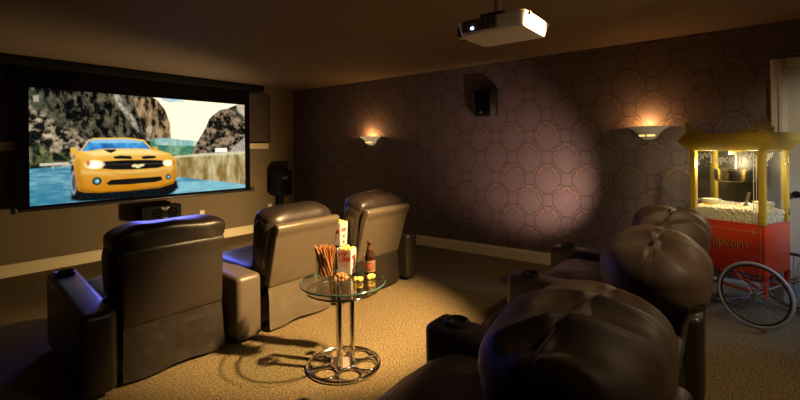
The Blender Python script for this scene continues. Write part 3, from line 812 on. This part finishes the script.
# kettle on its hanger
KX, KY, KZ = .275, -.20, 1.06
b = new(); lathe(b, [(0,0), (.115,0), (.140,.012), (.148,.03), (.148,.098), (.155,.104), (.155,.111), (.14,.113), (0,.118)], 44, T(KX,KY,KZ)); kt = obj('kettle', b, 'copper_steel', cart)
b = new(); tube(b, [(KX,KY,KZ+.108), (KX,KY,1.325)], .008, 10); box(b, (KX-.05,KY-.012,1.29), (KX+.05,KY+.012,1.325), .004); obj('kettle_hanger', b, 'steel', kt)
b = new(); tube(b, [(KX-.150,KY,KZ+.09), (KX-.18,KY,KZ+.085), (KX-.195,KY,KZ+.06)], .007, 8); obj('kettle_handle', b, 'black_plastic', kt)
# undercarriage, axle, wheels
b = new()
for y in (-.03, -CW+.03):
    box(b, (-.0,y-.014,.0+.19), (.028,y+.014,.37), .003)
    for p, q in (((.014,y,.235),(.24,y,.345)), ((.014,y,.215),(-.0,y,.365)), ((.014,y,.22),(CL-.02,y,.24))): tube(b, [p, q], .012, 8)
for x, z in ((CL-.03,.24), (.24,.345)): tube(b, [(x,-.03,z), (x,-CW+.03,z)], .011, 8)
obj('undercarriage', b, 'cart_red', cart)
for y in (-.03,-CW+.03):
    b = new(); box(b, (CL-.05,y-.015,0.0), (CL-.02,y+.015,.37), .003); obj('leg', b, 'cart_red', cart)
AX, AZ, WR = .023, .243, .243
b = new(); tube(b, [(AX,.115,AZ), (AX,-CW-.115,AZ)], .009, 12); obj('axle', b, 'steel', cart)
WHEEL_M = {}
for wy in (.12, -CW-.12):
    M = T(AX, wy, AZ) @ R(PI/2, 'X')
    w = bpy.data.objects.new('wheel', None); COL.objects.link(w); w.parent = cart; w.matrix_local = M; w.empty_display_size = .05
    b = new(); ring(b, WR-.011, .011, 72, 10); obj('tire', b, 'tire_rubber', w)
    b = new(); ring(b, WR-.026, .008, 72, 8); obj('rim', b, 'rim_dark', w)
    b = new(); lathe(b, [(0,.035), (.012,.035), (.014,.025), (.022,.022), (.022,.016), (.012,.014), (.012,-.014), (.022,-.016), (.022,-.022), (.014,-.025), (0,-.03)], 20); obj('hub', b, 'steel', w)
    for k in range(28):
        a = 2*PI*k/28; s = 1 if k % 2 else -1; a2 = a+.35*(1 if k % 4 < 2 else -1)
        b = new(); tube(b, [(.02*math.cos(a2), .02*math.sin(a2), .018*s), ((WR-.03)*math.cos(a), (WR-.03)*math.sin(a), 0)], .0018, 5)
        obj('spoke', b, 'spoke_metal', w)
# things in the cabinet
def cp(x, y, z): return tuple(cart.matrix_basis @ Vector((x, y, z)))
bpy.context.view_layer.update()
b = new()
rr = random.Random(5)
def heap(x, y): return .085+.04*math.exp(-((x-.12)**2+(y+.16)**2)/.02)+.045*math.exp(-((x-.42)**2+(y+.2)**2)/.02)+.02*math.exp(-((x-.25)**2+(y+.2)**2)/.01)
for k in range(1500):
    x, y = rr.uniform(pw+.003, CL-pw-.003), rr.uniform(-CW+.062, -.022)
    s = rr.uniform(.009,.0135)
    q = new(); bmesh.ops.create_icosphere(q, subdivisions=1, radius=s)
    for v in q.verts: v.co *= rr.uniform(.6,1.3)
    merge(b, q, T(min(max(x,.03), CL-.03), y, .749+heap(x, y)*(1 if k % 3 else rr.random()) + s*.3))
for k in range(700):  # kernels pressed against the panes
    x = rr.uniform(.03, CL-.03); y = -.026 if k < 520 else rr.uniform(-CW+.06, -.03)
    if k >= 520: x = .022
    s = rr.uniform(.009,.0135); top_z = .749+heap(x, y)
    q = new(); bmesh.ops.create_icosphere(q, subdivisions=1, radius=s)
    for v in q.verts: v.co *= rr.uniform(.6,1.3)
    merge(b, q, T(x, y, rr.uniform(.757, top_z)))
# body of the heap under the loose kernels
q = new(); nx, ny = 24, 18
gg = [[q.verts.new((.02+(CL-.04)*i/nx, -CW+.06+(CW-.08)*j/ny, .747+heap(.02+(CL-.04)*i/nx, -CW+.02+(CW-.04)*j/ny)*.9)) for j in range(ny+1)] for i in range(nx+1)]
for i in range(nx):
    for j in range(ny): q.faces.new([gg[i][j], gg[i+1][j], gg[i+1][j+1], gg[i][j+1]])
bm_edges = [e for e in q.edges if e.is_boundary]
ext = bmesh.ops.extrude_edge_only(q, edges=bm_edges)
for v in ext['geom']:
    if isinstance(v, bmesh.types.BMVert): v.co.z = .7495
merge(b, q)
o = obj('popcorn', b, 'popcorn_cream', None, 0); o.location = cart.location; o.rotation_euler = cart.rotation_euler
tag(o, 'cream popcorn heaped behind the glass of the popcorn cart', 'popcorn', kind='stuff')
for x, y, lab in ((.43,-.13,'yellow and white tub in the cart, at the left end of the glass'), (.095,-.22,'yellow and white tub in the cart, beside the near corner post')):
    tt = thing('popcorn_tub', lab, 'tub', cp(x, y, .825), CD, 'tubs inside the popcorn cart')
    b = new(); lathe(b, [(0,0), (.058,0), (.068,.075), (.064,.075), (.056,.004), (0,.004)], 32); obj('tub', b, 'tub_yellow', tt)
    b = new(); lathe(b, [(.0668,.058), (.0705,.080), (.070,.084), (.066,.084)], 32); obj('rim_band', b, 'tub_white', tt)
    b = new()
    for k in range(24):
        a = k*2.4; r = .055*math.sqrt(k/24); blob(b, (r*math.cos(a), r*math.sin(a), .074), .013, k+500)
    obj('popcorn_fill', b, 'popcorn_cream', tt)
sc = thing('popcorn_scoop', 'steel popcorn scoop stuck handle up in the cart popcorn', 'scoop', cp(.17,-.12,.86), CD)
b = new(); tube(b, [(-.02,0,.125), (-.012,0,.09), (0,0,.035)], .010, 10); obj('handle', b, 'steel', sc)
b = new(); lathe(b, [(.0,-.04), (.028,-.035), (.034,0), (.030,.03), (.0,.04)], 20, R(.25, 'Y'), PI*.5, PI*1.5); obj('scoop_blade', b, 'steel', sc)

# ------------------------------------------------------------------ wall lights
def sconce(label, y, m, s, r0):
    t = thing('wall_sconce', label, 'wall lamp', (XR, y, 1.43), PI/2, 'wall sconces on the damask wall')
    # local +y points into the room after the half turn: use lathe half on +y side
    b = new(); lathe(b, [(r0*.98,.135), (r0,.130), (r0*.97,.122), (r0*.80,.108), (r0*.62,.082), (r0*.50,.052), (r0*.485,.046), (r0*.36,.018), (r0*.18,.003), (0,0)], 40, None, 0, PI)
    bmesh.ops.solidify(b, geom=b.faces[:], thickness=.006); obj('bowl', b, m, t, 50)
    b = new()
    for a0, a1 in ((35,78), (88,135)): lathe(b, [(r0*.505,.036), (r0*.52,.046), (r0*.52,.052)], 14, None, D(a0), D(a1))
    obj('light_slot', b, 'sconce_glow', t)
    b = new(); box(b, (-.06,.001,.03), (.06,.012,.12), .003); obj('back_plate', b, m, t)
    b = new(); lathe(b, [(0,.075), (.018,.078), (.028,.095), (.026,.112), (.012,.122), (0,.124)], 16, T(0,.06,0)); obj('bulb', b, 'sconce_glow', t)
    return t
sconce('lit cream half bowl wall sconce above the front row recliners', 4.45, 'plaster_white', 1, .185)
sconce('lit grey half bowl wall sconce left of the popcorn cart', .685, 'plaster_grey', 1, .185)

# ------------------------------------------------------------------ speakers
t = thing('wall_speaker', 'small black speaker mounted high on the damask wall', 'speaker', (XR, 2.48, 1.77), PI/2)
b = new(); prism(b, [(-.155,.002), (.155,.002), (.155,.06), (.11,.13), (-.11,.13), (-.155,.06)], 2, 0, .34, .008); obj('cabinet', b, 'black_plastic', t, 30)
b = new(); box(b, (-.10,.131,.03), (.10,.137,.31), .004); obj('grille', b, 'black_cloth', t)
b = new(); lathe(b, [(0,.012), (.012,.010), (.018,0), (0,0)], 16, T(.02,.137,.05) @ R(-PI/2, 'X')); obj('tweeter', b, 'steel', t)
def driver(b, x, z, r, y):
    lathe(b, [(r,.0), (r,.006), (r*.85,.006), (r*.45,-.004), (r*.3,.004), (0,.007)], 28, T(x,y,z) @ R(PI/2, 'X'))
# centre speaker under the screen on a low stand
st = thing('speaker_stand', 'low black stand under the center speaker below the screen', 'stand', (2.595, 6.19, 0))
b = new(); box(b, (-.2,-.10,0), (.2,.10,.02), .005); obj('base', b, 'black_matte', st)
b = new(); box(b, (-.05,-.04,.02), (.05,.04,.43), .005); obj('pole', b, 'black_matte', st)
b = new(); box(b, (-.2,-.09,.43), (.2,.09,.445), .004); obj('top_plate', b, 'black_matte', st)
cs = thing('center_speaker', 'wide black center speaker below the projection screen', 'speaker', (2.595, 6.19, .446))
b = new(); box(b, (-.255,-.09,0), (.255,.10,.195), .008); obj('cabinet', b, 'black_matte', cs)
for x in (-.06,.14): b = new(); driver(b, x, .095, .062, -.091); obj('woofer', b, 'black_cloth', cs)
b = new(); prism(b, [(-.02,.17), (.10,.17), (.06,.13), (.02,.13)], 1, -.096, -.091); lathe(b, [(0,.008), (.012,.006), (.02,0)], 16, T(.04,-.096,.15) @ R(PI/2, 'X')); obj('tweeter', b, 'driver_metal', cs)
b = new(); box(b, (.01,-.093,.022), (.07,-.0905,.030)); obj('badge', b, 'driver_metal', cs)
st = thing('speaker_stand', 'black pole stand under the speaker in the far corner', 'stand', (4.52, 6.10, 0))
b = new(); box(b, (-.13,-.12,0), (.13,.12,.02), .005); obj('base', b, 'black_matte', st)
b = new(); box(b, (-.035,-.03,.02), (.035,.03,.60), .005); obj('pole', b, 'black_matte', st)
b = new(); box(b, (-.10,-.10,.60), (.10,.10,.612), .003); obj('top_plate', b, 'black_matte', st)
cs = thing('stand_speaker', 'black box speaker on a pole stand in the far corner', 'speaker', (4.52, 6.10, .613))
b = new(); box(b, (-.15,-.11,0), (.15,.12,.41), .008); obj('cabinet', b, 'black_matte', cs)
b = new(); driver(b, 0, .14, .09, -.111); obj('woofer', b, 'black_cloth', cs)
b = new(); 
for x in (-.03,.03): lathe(b, [(.022,0), (.022,.006), (.012,.006), (0,.004)], 20, T(x,-.111,.29) @ R(PI/2, 'X'))
obj('tweeter', b, 'driver_metal', cs)

# outlets on the screen wall
for x, z, lab in ((3.27,.42,'small cream outlet plate on the screen wall behind the front row'), (4.47,.39,'small cream outlet plate near the far corner speaker stand')):
    t = thing('outlet_plate', lab, 'outlet', (x, YF, z))
    b = new(); box(b, (-.038,-.007,-.058), (.038,-.0005,.058), .003); obj('plate', b, 'cream_plastic', t)
    for zz in (-.022,.022): b = new(); box(b, (-.016,-.010,zz-.013), (.016,-.007,zz+.013), .003); obj('socket', b, 'white_plastic', t)

# ------------------------------------------------------------------ projector
pj = thing('projector', 'white projector hanging from the ceiling on a black mount', 'projector', (2.585, 1.17, 2.075))
pj.scale = (1.07, 1.07, 1.07)
b = new()
pl = [(-.175,-.22), (.185,-.22), (.195,-.18), (.185,.17), (.15,.215), (-.12,.225), (-.17,.205), (-.19,.15), (-.19,-.19)]
prism(b, pl, 2, 0, .086, .010, 3)
deform(b, lambda c: (c.x*(1-.10*(c.z < .03)), c.y*(1-.08*(c.z < .03)), c.z+.010*(c.y+.22)/.44*0))
obj('body', b, 'white_plastic', pj, 40)
b = new(); box(b, (-.196,-.055,.012), (-.188,.165,.078), .003); gr = obj('vent_grille', b, 'grille_grey', pj)
b = new()
for k in range(8): box(b, (-.199,-.05+k*.029,.014), (-.195,-.047+k*.029,.076))
for z in (.030,.052): box(b, (-.1995,-.05,z), (-.195,.16,z+.0025))
obj('vent_slat', b, 'steel', gr, 0)
b = new(); lathe(b, [(0,.012), (.02,.016), (.034,.010), (.038,0), (.042,0), (.042,.012), (.050,.012), (.050,-.02)], 32, T(-.09,.215,.045) @ R(-PI/2, 'X')); obj('lens', b, 'lens_glass', pj)
b = new(); superq(b, .008, .011, .009, 1, 1, 16, 10, None, T(-.198,.095,.030)); obj('status_light', b, 'lens_light', pj)
b = new()
for x, y, z in ((.17,-.222,.07), (.198,.05,.06), (-.14,-.222,.07)):
    b = new(); lathe(b, [(0,.012), (.010,.010), (.012,0)], 14, T(x,y,z) @ R(PI/2, 'X')); obj('screw', b, 'steel', pj)
b = new(); box(b, (-.13,-.09,.0865), (.13,.15,.105), .003); box(b, (-.09,-.05,.105), (.09,.10,.135), .004)
for x, y in ((-.09,-.06), (.11,-.06), (-.09,.12), (.11,.12)): tube(b, [(x,y,.086), (x*.4,y*.4+.01,.13)], .010, 8)
lathe(b, [(0,.15), (.05,.148), (.06,.13), (.06,.115), (0,.11)], 24, T(.01,.03,0)); obj('mount', b, 'black_plastic', pj)
b = new(); tube(b, [(.01,.03,.14), (.01,.03,.33)], .024, 14); lathe(b, [(0,.3405), (.065,.3405), (.065,.330), (.03,.322), (0,.322)], 24, T(.01,.03,0)); obj('ceiling_pole', b, 'steel', pj)

# ------------------------------------------------------------------ lights
def light(kind, name, loc, power, col, target=None, size=.05, cone=60, blend=.5):
    d = bpy.data.lights.new(name, kind); d.energy = power; d.color = col; d.shadow_soft_size = size
    if kind == 'SPOT': d.spot_size = D(cone); d.spot_blend = blend
    o = bpy.data.objects.new(name, d); COL.objects.link(o); o.location = loc
    if target:
        o.rotation_euler = (Vector(target)-Vector(loc)).to_track_quat('-Z', 'Y').to_euler()
    return o
WARM = (1, .70, .36)
light('SPOT', 'key_spot', (2.60,.5,2.36), 1900, (1,.66,.29), (2.34,2.62,.20), .05, 52, .75)
light('SPOT', 'wall_spot', (4.0,1.1,.5), 125, (1,.64,.48), (5.0,1.92,1.05), .05, 72, .9)
light('SPOT', 'screen_wall_lamp', (3.7,4.3,.25), 210, (1,.68,.31), (2.3,6.35,.45), .08, 140, .7)
light('SPOT', 'doorway_light', (4.55,-2.3,1.9), 140, (.36,.58,1), (4.65,.35,.0), .2, 44, .6)
light('SPOT', 'rear_downlight', (2.1,-1.3,2.36), 120, (1,.70,.40), (2.5,.1,.5), .08, 90, .9)
light('SPOT', 'cart_fill', (2.2,-1.2,1.75), 130, (1,.74,.40), (4.42,-.03,1.0), .1, 22, .9)  # added fill aimed at the cart, not a lamp of the cart
light('SPOT', 'door_fill', (3.2,-2.4,1.8), 130, (1,.82,.55), (5.0,-.75,1.2), .1, 40, .8)  # added fill to brighten the door, no fitting belongs to it
light('SPOT', 'projector_fill', (1.85,-1.6,1.75), 38, (1,.78,.50), (2.6,1.05,2.10), .05, 15, .9)  # added spot that brightens the projector body, not its beam
light('SPOT', 'screen_glow', (2.57,6.0,1.9), 125, (.14,.17,1), (1.6,2.6,.4), .4, 70, .8)
light('POINT', 'sconce_lamp_far', (4.91,4.45,1.585), 6, (1,.50,.16), None, .02)
light('POINT', 'sconce_lamp_near', (4.91,.685,1.585), 6, (1,.50,.16), None, .02)
light('POINT', 'cabinet_lamp', cp(.10,-.075,1.22), 6, (1,.78,.46), None, .03)
light('POINT', 'cabinet_lamp', cp(.43,-.075,1.22), 6, (1,.78,.46), None, .03)
w = bpy.data.worlds.new('world'); scn.world = w; w.use_nodes = True
w.node_tree.nodes['Background'].inputs[0].default_value = (.02,.016,.014,1)

# ------------------------------------------------------------------ camera
cam = bpy.data.cameras.new('camera'); co_ = bpy.data.objects.new('camera', cam); COL.objects.link(co_)
cam.sensor_width = 36; cam.lens = 429*36/800; cam.shift_y = -(200-149.3)/800; cam.clip_start = .05
co_.location = (0, 0, HC)
q = Matrix.Rotation(-math.radians(52.1), 4, 'Z') @ Matrix.Rotation(PI/2, 4, 'X') @ Matrix.Rotation(-math.radians(.65), 4, 'Z')
co_.rotation_euler = q.to_euler()
scn.camera = co_
scn.view_settings.view_transform = 'Standard'; scn.view_settings.look = 'None'
